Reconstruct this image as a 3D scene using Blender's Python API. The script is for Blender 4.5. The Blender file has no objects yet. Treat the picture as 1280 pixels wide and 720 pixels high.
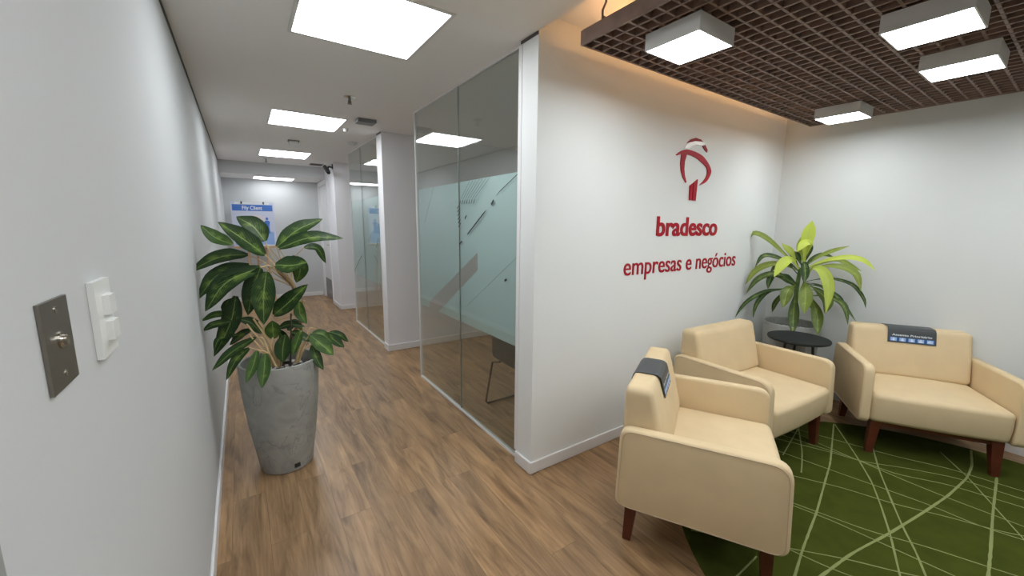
import bpy, bmesh, math, random
from mathutils import Vector, Matrix
random.seed(7)
PI = math.pi
SC = bpy.context.scene
COL = SC.collection

# ------------------------------------------------------------------ camera, world, exposure
EYE = 1.5
PITCH, YAW, ROLL, FOCAL = math.radians(9.13181), math.radians(34.19568), math.radians(0.59543), 495.504
_cy, _sy, _cp, _sp = math.cos(YAW), math.sin(YAW), math.cos(PITCH), math.sin(PITCH)
_f = Vector((_sy * _cp, _cy * _cp, -_sp)); _r = Vector((_cy, -_sy, 0)); _u = _r.cross(_f)
_r2 = _r * math.cos(ROLL) + _u * math.sin(ROLL); _u2 = -_r * math.sin(ROLL) + _u * math.cos(ROLL)
cam_data = bpy.data.cameras.new('camera')
cam_data.sensor_width = 36.0
cam_data.lens = FOCAL / 1280 * 36.0
cam_data.clip_start = 0.02
cam = bpy.data.objects.new('camera', cam_data); COL.objects.link(cam)
m4 = Matrix((( _r2.x, _u2.x, -_f.x, 0), (_r2.y, _u2.y, -_f.y, 0), (_r2.z, _u2.z, -_f.z, EYE), (0, 0, 0, 1)))
cam.matrix_world = m4
SC.camera = cam
world = bpy.data.worlds.new('world'); SC.world = world
world.use_nodes = True
world.node_tree.nodes['Background'].inputs[0].default_value = (0.5, 0.55, 0.6, 1)
world.node_tree.nodes['Background'].inputs[1].default_value = 0.05
SC.view_settings.view_transform = 'Standard'
SC.view_settings.look = 'None'
SC.view_settings.gamma = 1.0
SC.view_settings.use_curve_mapping = False
SC.view_settings.exposure = 0.0
SC.cycles.max_bounces = 10
SC.cycles.diffuse_bounces = 6
SC.cycles.transparent_max_bounces = 16
SC.cycles.sample_clamp_indirect = 6.0
CORRIDOR_POWER = 14.5     # emission of the recessed square corridor lamps
GRID_POWER = 31.0        # emission of the box lamps under the timber grid
STRIP_POWER = 22.0         # unseen warm strip added on top of the grid for the wall glow

# ------------------------------------------------------------------ materials
def mat(name, color=(0.8, 0.8, 0.8), rough=0.5, metal=0.0, spec=0.5, bump=None, noise=None):
    m = bpy.data.materials.new(name); m.use_nodes = True
    nt = m.node_tree; b = nt.nodes['Principled BSDF']
    b.inputs['Base Color'].default_value = (*color, 1)
    b.inputs['Roughness'].default_value = rough
    b.inputs['Metallic'].default_value = metal
    b.inputs['Specular IOR Level'].default_value = spec
    tc = nt.nodes.new('ShaderNodeTexCoord')
    if noise:
        sc, amt = noise
        n = nt.nodes.new('ShaderNodeTexNoise'); n.inputs['Scale'].default_value = sc; n.inputs['Detail'].default_value = 5
        nt.links.new(tc.outputs['Object'], n.inputs['Vector'])
        r = nt.nodes.new('ShaderNodeValToRGB')
        r.color_ramp.elements[0].position = 0.3; r.color_ramp.elements[1].position = 0.7
        r.color_ramp.elements[0].color = (*[c * (1 - amt) for c in color], 1)
        r.color_ramp.elements[1].color = (*[min(1, c * (1 + amt)) for c in color], 1)
        nt.links.new(n.outputs['Fac'], r.inputs['Fac']); nt.links.new(r.outputs['Color'], b.inputs['Base Color'])
    if bump:
        sc, st = bump
        n = nt.nodes.new('ShaderNodeTexNoise'); n.inputs['Scale'].default_value = sc; n.inputs['Detail'].default_value = 3
        nt.links.new(tc.outputs['Object'], n.inputs['Vector'])
        bp = nt.nodes.new('ShaderNodeBump'); bp.inputs['Strength'].default_value = st; bp.inputs['Distance'].default_value = 0.004
        nt.links.new(n.outputs['Fac'], bp.inputs['Height']); nt.links.new(bp.outputs['Normal'], b.inputs['Normal'])
    return m

def emat(name, color, strength):
    m = bpy.data.materials.new(name); m.use_nodes = True; nt = m.node_tree
    nt.nodes.remove(nt.nodes['Principled BSDF'])
    e = nt.nodes.new('ShaderNodeEmission'); e.inputs[0].default_value = (*color, 1); e.inputs[1].default_value = strength
    nt.links.new(e.outputs[0], nt.nodes['Material Output'].inputs[0])
    return m

class NT:
    def __init__(s, name):
        s.m = bpy.data.materials.new(name); s.m.use_nodes = True; s.t = s.m.node_tree
        s.b = s.t.nodes['Principled BSDF']
    def n(s, typ, **kw):
        nd = s.t.nodes.new('ShaderNode' + typ)
        for k, v in kw.items():
            if k.startswith('_'): setattr(nd, k[1:], v)
            else: nd.inputs[k.replace('__', ' ')].default_value = v
        return nd
    def l(s, a, b): s.t.links.new(a, b)
    def math(s, op, a, b=None):
        nd = s.t.nodes.new('ShaderNodeMath'); nd.operation = op
        for i, v in enumerate((a, b)):
            if v is None: continue
            if isinstance(v, (int, float)): nd.inputs[i].default_value = v
            else: s.l(v, nd.inputs[i])
        return nd.outputs[0]
    def mix(s, fac, a, b, blend='MIX'):
        nd = s.t.nodes.new('ShaderNodeMix'); nd.data_type = 'RGBA'; nd.blend_type = blend
        for i, v in ((0, fac), (6, a), (7, b)):
            if isinstance(v, (int, float)): nd.inputs[i].default_value = v
            elif isinstance(v, tuple): nd.inputs[i].default_value = (*v, 1)
            else: s.l(v, nd.inputs[i])
        return nd.outputs[2]

def floor_material():
    k = NT('floor_planks')
    g = k.n('NewGeometry'); sep = k.n('SeparateXYZ'); k.l(g.outputs['Position'], sep.inputs[0])
    cmb = k.n('CombineXYZ'); k.l(sep.outputs[1], cmb.inputs[0]); k.l(sep.outputs[0], cmb.inputs[1])
    br = k.n('TexBrick', Scale=1.0, Mortar__Size=0.0012, Mortar__Smooth=0.3, Bias=0.0, Brick__Width=1.22, Row__Height=0.152)
    br.offset = 0.37; br.offset_frequency = 2
    br.inputs['Color1'].default_value = (0.0, 0.0, 0.0, 1); br.inputs['Color2'].default_value = (1, 1, 1, 1); br.inputs['Mortar'].default_value = (0.5, 0.5, 0.5, 1)
    k.l(cmb.outputs[0], br.inputs['Vector'])
    off = k.math('MULTIPLY', br.outputs['Color'], 7.3)
    mp = k.n('CombineXYZ')
    k.l(k.math('MULTIPLY', sep.outputs[0], 14.0), mp.inputs[0])
    k.l(k.math('ADD', k.math('MULTIPLY', sep.outputs[1], 1.9), off), mp.inputs[1]); k.l(off, mp.inputs[2])
    n1 = k.n('TexNoise', Scale=1.0, Detail=6.0, Roughness=0.6, Distortion=0.9); k.l(mp.outputs[0], n1.inputs['Vector'])
    mp2 = k.n('CombineXYZ')
    k.l(k.math('MULTIPLY', sep.outputs[0], 90.0), mp2.inputs[0]); k.l(k.math('ADD', k.math('MULTIPLY', sep.outputs[1], 5.0), off), mp2.inputs[1])
    n2 = k.n('TexNoise', Scale=1.0, Detail=3.0); k.l(mp2.outputs[0], n2.inputs['Vector'])
    r = k.n('ValToRGB'); cr = r.color_ramp
    cr.elements[0].position = 0.28; cr.elements[0].color = (0.125, 0.075, 0.04, 1)
    cr.elements[1].position = 0.72; cr.elements[1].color = (0.40, 0.265, 0.155, 1)
    e = cr.elements.new(0.48); e.color = (0.265, 0.172, 0.098, 1)
    k.l(n1.outputs['Fac'], r.inputs['Fac'])
    c = k.mix(0.45, r.outputs['Color'], n2.outputs['Fac'], 'SOFT_LIGHT')
    tint = k.mix(br.outputs['Color'], (0.88, 0.88, 0.90), (1.12, 1.08, 1.02))
    c = k.mix(1.0, c, tint, 'MULTIPLY')
    c = k.mix(k.math('MULTIPLY', br.outputs['Fac'], 0.38), k.mix(1.0, c, (1.12, 1.06, 0.94), 'MULTIPLY'), (0.08, 0.055, 0.035))
    k.l(c, k.b.inputs['Base Color'])
    k.b.inputs['Roughness'].default_value = 0.36; k.b.inputs['Specular IOR Level'].default_value = 0.5
    bp = k.n('Bump', Strength=0.12, Distance=0.002); k.l(n2.outputs['Fac'], bp.inputs['Height']); k.l(bp.outputs[0], k.b.inputs['Normal'])
    return k.m

def leaf_material(name, dark, mid, light, vein, patch, rough=0.42):
    # colour lives in the leaf: pale midrib and side veins, per-leaf tint in the attribute "tint" (young leaves are yellower)
    k = NT(name)
    uv = k.n('UVMap'); sep = k.n('SeparateXYZ'); k.l(uv.outputs[0], sep.inputs[0])
    d = k.math('ABSOLUTE', k.math('SUBTRACT', sep.outputs[0], 0.5))
    rib = k.n('MapRange'); rib.inputs['From Min'].default_value = 0.008; rib.inputs['From Max'].default_value = 0.045
    rib.inputs['To Min'].default_value = 1; rib.inputs['To Max'].default_value = 0; k.l(d, rib.inputs['Value'])
    ph = k.math('SUBTRACT', k.math('MULTIPLY', sep.outputs[1], 11.0), k.math('MULTIPLY', d, 9.0))
    sv = k.math('POWER', k.math('ABSOLUTE', k.math('SINE', k.math('MULTIPLY', ph, PI))), 6.0)
    tc = k.n('TexCoord'); nz = k.n('TexNoise', Scale=22.0, Detail=4.0); k.l(tc.outputs['Object'], nz.inputs['Vector'])
    nr = k.n('MapRange'); nr.inputs['From Min'].default_value = 0.5; nr.inputs['From Max'].default_value = 0.66; k.l(nz.outputs['Fac'], nr.inputs['Value'])
    at = k.n('Attribute', _attribute_name='tint')
    base = k.mix(at.outputs['Fac'], dark, mid)
    p = k.math('MULTIPLY', k.math('ADD', k.math('MULTIPLY', sv, 0.5), nr.outputs[0]), patch)
    edge = k.n('MapRange'); edge.inputs['From Min'].default_value = 0.1; edge.inputs['From Max'].default_value = 0.42
    edge.inputs['To Min'].default_value = 1; edge.inputs['To Max'].default_value = 0; k.l(d, edge.inputs['Value'])
    c = k.mix(k.math('MULTIPLY', p, edge.outputs[0]), base, light)
    c = k.mix(k.math('MULTIPLY', rib.outputs[0], 0.6), c, vein)
    k.l(c, k.b.inputs['Base Color'])
    k.b.inputs['Roughness'].default_value = rough; k.b.inputs['Specular IOR Level'].default_value = 0.3
    k.b.inputs['Subsurface Weight'].default_value = 0.0
    bp = k.n('Bump', Strength=0.25, Distance=0.003); k.l(sv, bp.inputs['Height']); k.l(bp.outputs[0], k.b.inputs['Normal'])
    return k.m

def concrete_material():
    k = NT('grey_cement')
    tc = k.n('TexCoord'); n1 = k.n('TexNoise', Scale=5.0, Detail=6.0, Roughness=0.6, Distortion=1.6); k.l(tc.outputs['Object'], n1.inputs['Vector'])
    r = k.n('ValToRGB'); cr = r.color_ramp
    cr.elements[0].position = 0.3; cr.elements[0].color = (0.28, 0.285, 0.265, 1)
    cr.elements[1].position = 0.75; cr.elements[1].color = (0.42, 0.425, 0.40, 1)
    k.l(n1.outputs['Fac'], r.inputs['Fac'])
    n2 = k.n('TexNoise', Scale=2.6, Detail=5.0, Distortion=2.6); k.l(tc.outputs['Object'], n2.inputs['Vector'])
    v = k.math('ABSOLUTE', k.math('SUBTRACT', n2.outputs['Fac'], 0.5))
    m = k.n('MapRange'); m.inputs['From Min'].default_value = 0.0; m.inputs['From Max'].default_value = 0.018
    m.inputs['To Min'].default_value = 0.45; m.inputs['To Max'].default_value = 0.0; k.l(v, m.inputs['Value'])
    k.l(k.mix(m.outputs[0], r.outputs['Color'], (0.15, 0.15, 0.14)), k.b.inputs['Base Color'])
    k.b.inputs['Roughness'].default_value = 0.55
    return k.m

def glass_material():
    m = bpy.data.materials.new('clear_glass'); m.use_nodes = True; nt = m.node_tree
    nt.nodes.remove(nt.nodes['Principled BSDF'])
    tr = nt.nodes.new('ShaderNodeBsdfTransparent'); tr.inputs[0].default_value = (0.91, 0.935, 0.92, 1)
    gl = nt.nodes.new('ShaderNodeBsdfGlossy'); gl.inputs['Roughness'].default_value = 0.0; gl.inputs[0].default_value = (0.95, 0.97, 0.96, 1)
    lw = nt.nodes.new('ShaderNodeLayerWeight'); lw.inputs['Blend'].default_value = 0.5
    pw = nt.nodes.new('ShaderNodeMath'); pw.operation = 'POWER'; pw.inputs[1].default_value = 4.0
    ad = nt.nodes.new('ShaderNodeMath'); ad.operation = 'MULTIPLY_ADD'; ad.inputs[1].default_value = 0.85; ad.inputs[2].default_value = 0.045
    mx = nt.nodes.new('ShaderNodeMixShader')
    nt.links.new(lw.outputs['Facing'], pw.inputs[0]); nt.links.new(pw.outputs[0], ad.inputs[0])
    nt.links.new(ad.outputs[0], mx.inputs[0]); nt.links.new(tr.outputs[0], mx.inputs[1]); nt.links.new(gl.outputs[0], mx.inputs[2])
    nt.links.new(mx.outputs[0], nt.nodes['Material Output'].inputs[0])
    return m

def film_material():
    m = bpy.data.materials.new('frosted_film'); m.use_nodes = True; nt = m.node_tree
    nt.nodes.remove(nt.nodes['Principled BSDF'])
    tr = nt.nodes.new('ShaderNodeBsdfTransparent'); tr.inputs[0].default_value = (0.82, 0.92, 0.90, 1)
    df = nt.nodes.new('ShaderNodeBsdfDiffuse'); df.inputs[0].default_value = (0.74, 0.87, 0.885, 1)
    tl = nt.nodes.new('ShaderNodeBsdfTranslucent'); tl.inputs[0].default_value = (0.74, 0.87, 0.885, 1)
    a = nt.nodes.new('ShaderNodeMixShader'); a.inputs[0].default_value = 0.35
    b = nt.nodes.new('ShaderNodeMixShader'); b.inputs[0].default_value = 0.90
    nt.links.new(df.outputs[0], a.inputs[1]); nt.links.new(tl.outputs[0], a.inputs[2])
    nt.links.new(tr.outputs[0], b.inputs[1]); nt.links.new(a.outputs[0], b.inputs[2])
    nt.links.new(b.outputs[0], nt.nodes['Material Output'].inputs[0])
    return m

M = dict(
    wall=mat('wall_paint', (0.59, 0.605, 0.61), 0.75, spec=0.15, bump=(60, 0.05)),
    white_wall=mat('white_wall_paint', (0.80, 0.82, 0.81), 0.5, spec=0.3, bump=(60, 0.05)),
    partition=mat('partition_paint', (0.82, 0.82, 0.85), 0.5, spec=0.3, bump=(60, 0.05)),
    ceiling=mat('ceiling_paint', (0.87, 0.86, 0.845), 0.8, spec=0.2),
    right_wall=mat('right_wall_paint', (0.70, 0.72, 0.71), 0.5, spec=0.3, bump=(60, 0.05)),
    trim=mat('white_trim', (0.80, 0.79, 0.79), 0.35),
    gap=mat('shadow_gap', (0.10, 0.10, 0.10), 0.7),  # dark grey painting the recess shade; also colours the vent slats
    jamb=mat('grey_jamb', (0.30, 0.31, 0.30), 0.5),
    floor=floor_material(),
    glass=glass_material(), film=film_material(),
    joint=mat('pane_joint_seal', (0.42, 0.46, 0.44), 0.3),
    black_mark=mat('black_print', (0.03, 0.035, 0.035), 0.5),
    fabric=mat('beige_upholstery', (0.68, 0.535, 0.33), 0.62, spec=0.25, bump=(420, 0.12), noise=(9, 0.03)),
    piping=mat('beige_piping', (0.52, 0.40, 0.27), 0.6),
    leg=mat('reddish_wood', (0.10, 0.022, 0.010), 0.35, noise=(14, 0.25)),
    rug=mat('green_pile', (0.054, 0.067, 0.010), 0.95, spec=0.05, bump=(260, 0.8), noise=(7, 0.18)),
    rugline=mat('lime_yarn', (0.26, 0.29, 0.115), 0.95, spec=0.05, bump=(300, 0.6)),
    timber=mat('brown_timber', (0.22, 0.145, 0.115), 0.5, noise=(12, 0.2)),
    red=mat('red_acrylic', (0.38, 0.008, 0.020), 0.5, spec=0.2),
    dark_red=mat('dark_red_acrylic', (0.26, 0.008, 0.018), 0.5, spec=0.2),
    white_plastic=mat('white_plastic', (0.82, 0.83, 0.81), 0.3),
    acrylic=mat('white_acrylic', (0.9, 0.88, 0.85), 0.3),
    steel=mat('brushed_steel', (0.23, 0.21, 0.18), 0.38, metal=0.8),
    chrome=mat('bright_steel', (0.65, 0.62, 0.56), 0.22, metal=1.0),
    black=mat('black_metal', (0.018, 0.018, 0.018), 0.4),
    tabletop=mat('black_laminate', (0.016, 0.018, 0.018), 0.55, spec=0.2),
    charcoal=mat('charcoal_plastic', (0.19, 0.20, 0.21), 0.45),
    cement=concrete_material(),
    soil=mat('dark_soil', (0.05, 0.035, 0.025), 0.95, bump=(80, 0.8)),
    pebble=mat('pale_pebble', (0.62, 0.60, 0.57), 0.7, noise=(30, 0.2)),
    petiole=mat('tan_stalk', (0.62, 0.46, 0.24), 0.5, noise=(20, 0.25)),
    cane=mat('plant_cane', (0.40, 0.27, 0.13), 0.6, noise=(30, 0.3)),
    stake=mat('dark_stake', (0.06, 0.05, 0.045), 0.6),
    greenstalk=mat('green_stalk', (0.10, 0.18, 0.04), 0.5, noise=(30, 0.25)),
    leafA=leaf_material('dark_variegated_leaf', (0.006, 0.026, 0.005), (0.034, 0.085, 0.012), (0.20, 0.31, 0.045), (0.27, 0.38, 0.11), 0.45),
    leafB=leaf_material('lime_strap_leaf', (0.014, 0.048, 0.009), (0.50, 0.60, 0.085), (0.45, 0.55, 0.15), (0.40, 0.50, 0.12), 0.25),
    housing=mat('white_lamp_housing', (0.72, 0.72, 0.70), 0.4),
    easel=mat('pale_easel_wood', (0.60, 0.40, 0.24), 0.5, noise=(20, 0.15)),
    poster=mat('poster_paper', (0.66, 0.70, 0.86), 0.5),
    paper=mat('white_paper', (0.86, 0.88, 0.92), 0.5),
    blue=mat('poster_blue', (0.055, 0.19, 0.62), 0.5),
    lightblue=mat('poster_light_blue', (0.30, 0.46, 0.80), 0.5),
    pink=mat('poster_pale_pink', (0.80, 0.72, 0.78), 0.5),
    sign=mat('dark_sign_vinyl', (0.055, 0.060, 0.065), 0.45),
    signblue=mat('sign_blue', (0.02, 0.09, 0.26), 0.4),
    signwhite=mat('sign_white_print', (0.72, 0.78, 0.82), 0.5),
    signicon=mat('sign_pale_blue_print', (0.36, 0.58, 0.80), 0.5),
    door=mat('white_door_paint', (0.76, 0.77, 0.78), 0.4),
    kick=mat('grey_kick_plate', (0.28, 0.28, 0.29), 0.35, metal=0.6),
    lamp=emat('corridor_diffuser', (0.945, 0.985, 1.02), CORRIDOR_POWER),
    farlamp=emat('far_diffuser', (0.945, 0.985, 1.02), CORRIDOR_POWER * .46),
    added_room_light=emat('added_room_glow', (1.0, 0.97, 0.94), 5.0),  # glow added to brighten the rooms behind the glass
    gridlamp=emat('box_lamp_diffuser', (0.945, 0.99, 1.01), GRID_POWER),
    cove=emat('added_warm_strip', (1.0, 0.52, 0.20), STRIP_POWER),
)

# ------------------------------------------------------------------ mesh helpers
def bm_new(): return bmesh.new()
def obj(name, bm, material, parent=None, smooth=False, bevel=None):
    if bevel:
        bmesh.ops.bevel(bm, geom=[e for e in bm.edges if e.calc_face_angle(0) > 0.5] if True else bm.edges, offset=bevel[0], segments=bevel[1], profile=0.5, affect='EDGES')
    me = bpy.data.meshes.new(name); bm.to_mesh(me); bm.free()
    for mm in (material if isinstance(material, (list, tuple)) else [material]): me.materials.append(mm)
    if smooth:
        for p in me.polygons: p.use_smooth = True
        try: me.set_sharp_from_angle(angle=math.radians(40))
        except Exception: pass
    o = bpy.data.objects.new(name, me); COL.objects.link(o)
    if parent: o.parent = parent
    return o
def box(bm, x0, x1, y0, y1, z0, z1, mtx=None, mi=0):
    vs = [bm.verts.new(Vector(c) if mtx is None else mtx @ Vector(c)) for c in
          ((x0, y0, z0), (x1, y0, z0), (x1, y1, z0), (x0, y1, z0), (x0, y0, z1), (x1, y0, z1), (x1, y1, z1), (x0, y1, z1))]
    for f in ((0, 3, 2, 1), (4, 5, 6, 7), (0, 1, 5, 4), (1, 2, 6, 5), (2, 3, 7, 6), (3, 0, 4, 7)):
        bm.faces.new([vs[i] for i in f]).material_index = mi
    return bm
def boxes(*args):
    bm = bm_new()
    for a in args: box(bm, *a)
    return bm
def prism(bm, pts, d0, d1, place):
    # pts: 2-D outline, place(a, b, d) -> Vector
    a = [bm.verts.new(place(p[0], p[1], d0)) for p in pts]; b = [bm.verts.new(place(p[0], p[1], d1)) for p in pts]
    n = len(pts); fs = [bm.faces.new(a), bm.faces.new(b[::-1])]
    for i in range(n): fs.append(bm.faces.new((a[i], b[i], b[(i + 1) % n], a[(i + 1) % n])))
    bm.normal_update()
    bmesh.ops.triangulate(bm, faces=fs[:2])
    bmesh.ops.recalc_face_normals(bm, faces=bm.faces[:])
    return bm
def tube(bm, pts, r, n=8, r1=None, caps=True):
    pts = [Vector(p) for p in pts]; rings = []
    up = Vector((0, 0, 1)); prev = None
    for i, p in enumerate(pts):
        t = (pts[min(i + 1, len(pts) - 1)] - pts[max(i - 1, 0)]).normalized()
        if prev is None:
            a = t.cross(up if abs(t.z) < 0.95 else Vector((1, 0, 0))).normalized()
        else:
            a = (prev - t * prev.dot(t)).normalized()
        prev = a; b = t.cross(a)
        rr = r if r1 is None else r + (r1 - r) * i / (len(pts) - 1)
        rings.append([bm.verts.new(p + (a * math.cos(2 * PI * k / n) + b * math.sin(2 * PI * k / n)) * rr) for k in range(n)])
    for i in range(len(rings) - 1):
        for k in range(n):
            bm.faces.new((rings[i][k], rings[i][(k + 1) % n], rings[i + 1][(k + 1) % n], rings[i + 1][k]))
    if caps:
        bm.faces.new(rings[0][::-1]); bm.faces.new(rings[-1])
    return bm
def lathe(bm, prof, n=40, c=(0, 0, 0)):
    rings = []
    for r, z in prof:
        if r < 1e-5: rings.append([bm.verts.new((c[0], c[1], c[2] + z))])
        else: rings.append([bm.verts.new((c[0] + r * math.cos(2 * PI * k / n), c[1] + r * math.sin(2 * PI * k / n), c[2] + z)) for k in range(n)])
    for a, b in zip(rings, rings[1:]):
        for k in range(n):
            k2 = (k + 1) % n
            if len(a) == 1 and len(b) == 1: continue
            if len(a) == 1: bm.faces.new((a[0], b[k2], b[k]))
            elif len(b) == 1: bm.faces.new((a[k], a[k2], b[0]))
            else: bm.faces.new((a[k], a[k2], b[k2], b[k]))
    bmesh.ops.recalc_face_normals(bm, faces=bm.faces[:])
    return bm
def rounded_box(bm, sx, sy, sz, r, seg=4, nx=6, ny=6, nz=3, warp=None):
    h = (sx / 2, sy / 2, sz / 2); ax = []
    for hh, nn in zip(h, (nx, ny, nz)):
        rr = min(r, hh * 0.98); inner = hh - rr
        c = [inner + rr * math.tan(math.radians(45 * i / seg)) for i in range(seg + 1)]
        ax.append([-v for v in reversed(c)] + [-inner + 2 * inner * i / nn for i in range(1, nn)] + c)
    cache = {}
    def vert(p):
        key = tuple(round(v, 6) for v in p)
        if key in cache: return cache[key]
        inn = Vector([max(-(h[i] - min(r, h[i] * .98)), min(h[i] - min(r, h[i] * .98), p[i])) for i in range(3)])
        d = Vector(p) - inn
        rr = Vector([min(r, h[i] * .98) for i in range(3)])
        if d.length > 1e-9:
            dn = Vector([d[i] / rr[i] for i in range(3)]); dn.normalize()
            q = inn + Vector([dn[i] * rr[i] for i in range(3)])
        else: q = Vector(p)
        if warp: q = warp(q)
        v = bm.verts.new(q); cache[key] = v; return v
    for a in range(3):
        b, c = (a + 1) % 3, (a + 2) % 3
        for sgn in (-1, 1):
            for i in range(len(ax[b]) - 1):
                for j in range(len(ax[c]) - 1):
                    q = []
                    for (ii, jj) in ((i, j), (i + 1, j), (i + 1, j + 1), (i, j + 1)):
                        p = [0, 0, 0]; p[a] = sgn * h[a]; p[b] = ax[b][ii]; p[c] = ax[c][jj]; q.append(vert(p))
                    if sgn < 0: q.reverse()
                    try: bm.faces.new(q)
                    except ValueError: pass
    return bm
def round_poly(pts, r, n=6):
    out = []
    for i, p in enumerate(pts):
        rr = r[i] if isinstance(r, (list, tuple)) else r
        p = Vector(p); a = Vector(pts[i - 1]); b = Vector(pts[(i + 1) % len(pts)])
        da = (a - p).normalized(); db = (b - p).normalized(); ang = da.angle(db)
        t = rr / math.tan(ang / 2); p0 = p + da * t; p1 = p + db * t
        for k in range(n + 1):
            s = k / n; out.append(tuple(p0 * (1 - s) ** 2 + p * 2 * s * (1 - s) + p1 * s * s))
    return out
def tag(o, label=None, cat=None, group=None, kind=None):
    if label: o['label'] = label
    if cat: o['category'] = cat
    if group: o['group'] = group
    if kind: o['kind'] = kind
    return o
def thing(name, label, cat, loc=(0, 0, 0), rz=0.0, group=None):
    o = bpy.data.objects.new(name, None); COL.objects.link(o); o.empty_display_size = 0.1
    o.location = loc; o.rotation_euler = (0, 0, rz)
    return tag(o, label, cat, group)
def struct(name, bm, m, parent=None):
    o = obj(name, bm, m, parent); o['kind'] = 'structure'; return o
def dup(root, loc, label, rz=None):
    r = root.copy(); COL.objects.link(r); r.location = loc; r['label'] = label
    if rz is not None: r.rotation_euler = (0, 0, rz)
    for ch in list(root.children):
        c = ch.copy(); COL.objects.link(c); c.parent = r
        for g in ch.children:
            d = g.copy(); COL.objects.link(d); d.parent = c
    return r
def spline(pts, n):
    P = [Vector(p) for p in pts]
    if len(P) == 2: return [P[0].lerp(P[1], i / (n - 1)) for i in range(n)]
    out = []; m = len(P) - 1
    for i in range(n):
        t = i / (n - 1) * m; k = min(int(t), m - 1); u = t - k
        p0 = P[k - 1] if k > 0 else P[0] * 2 - P[1]; p1 = P[k]; p2 = P[k + 1]; p3 = P[k + 2] if k + 2 <= m else P[m] * 2 - P[m - 1]
        out.append(0.5 * ((2 * p1) + (p2 - p0) * u + (2 * p0 - 5 * p1 + 4 * p2 - p3) * u * u + (3 * p1 - p0 - 3 * p2 + p3) * u ** 3))
    return out
def glyphs(text, size, bold=0.0, extrude=0.0, res=8):
    # returns (mesh data, width) of a line of text in its own XY plane
    c = bpy.data.curves.new('lettering', 'FONT'); c.body = text; c.size = size; c.offset = bold; c.extrude = extrude; c.resolution_u = res
    o = bpy.data.objects.new('lettering', c); COL.objects.link(o)
    dg = bpy.context.evaluated_depsgraph_get(); dg.update()
    me = bpy.data.meshes.new_from_object(o.evaluated_get(dg))
    bpy.data.objects.remove(o); bpy.data.curves.remove(c)
    return me
def span(me):
    xs = [v.co.x for v in me.vertices]; return (min(xs), max(xs)) if xs else (0, 0)
RUG_LINES = [
 (0.0105,3,[(3.49,0.912),(3.019,0.78),(2.692,0.71),(2.421,0.651),(2.088,0.592),(1.856,0.543)]),
 (0.0085,3,[(3.541,0.879),(3.276,0.721),(2.996,0.569),(2.767,0.473),(2.527,0.381),(2.244,0.286)]),
 (0.0085,3,[(3.542,0.705),(3.207,0.589),(2.898,0.464),(2.663,0.366),(2.495,0.285),(2.34,0.223)]),
 (0.012,3,[(3.984,0.297),(3.754,0.265),(3.539,0.259),(3.207,0.288),(2.906,0.331),(2.545,0.39),(2.231,0.451),(1.944,0.485)]),
 (0.006,2,[(3.805,0.414),(3.559,0.261),(3.3,0.135),(3.054,0.013)]),
 (0.012,3,[(3.693,0.158),(3.186,0.123),(2.816,0.092),(2.564,0.074)]),
 (0.007,1,[(3.255,1.065),(2.799,0.978)]),
 (0.008,1,[(3.28,1.049),(3.047,0.947),(2.866,0.881),(2.682,0.821)]),
 (0.005,3,[(2.402,0.712),(2.478,0.455),(2.583,0.265),(2.655,0.082),(2.695,-0.012)]),
 (0.005,3,[(2.378,0.703),(2.409,0.589),(2.432,0.374),(2.451,0.208),(2.458,0.145)]),
 (0.005,3,[(2.037,0.607),(2.172,0.453),(2.281,0.296),(2.34,0.223)]),
 (0.005,3,[(2.019,0.6),(2.048,0.475),(2.085,0.391)]),
 (0.005,3,[(2.688,0.816),(2.778,0.653),(2.852,0.437),(2.957,0.251),(3.034,0.078),(3.082,0.015)]),
 (0.005,3,[(2.894,1.008),(2.932,0.753),(2.975,0.51),(3.005,0.328),(2.999,0.144),(3.041,0.012)]),
 (0.005,3,[(3.067,1.078),(3.171,0.828),(3.215,0.67),(3.366,0.485),(3.484,0.295),(3.516,0.044)]),
 (0.005,3,[(3.178,0.922),(3.214,0.725),(3.219,0.516),(3.348,0.308),(3.41,0.037)]),
 (0.005,3,[(3.202,0.627),(3.18,0.448),(3.174,0.283),(3.185,0.022)]),
 (0.005,3,[(3.402,0.838),(3.476,0.572),(3.583,0.343),(3.628,0.052)]),
 (0.008,2,[(1.842,0.689),(1.642,0.685)]),
]
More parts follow.
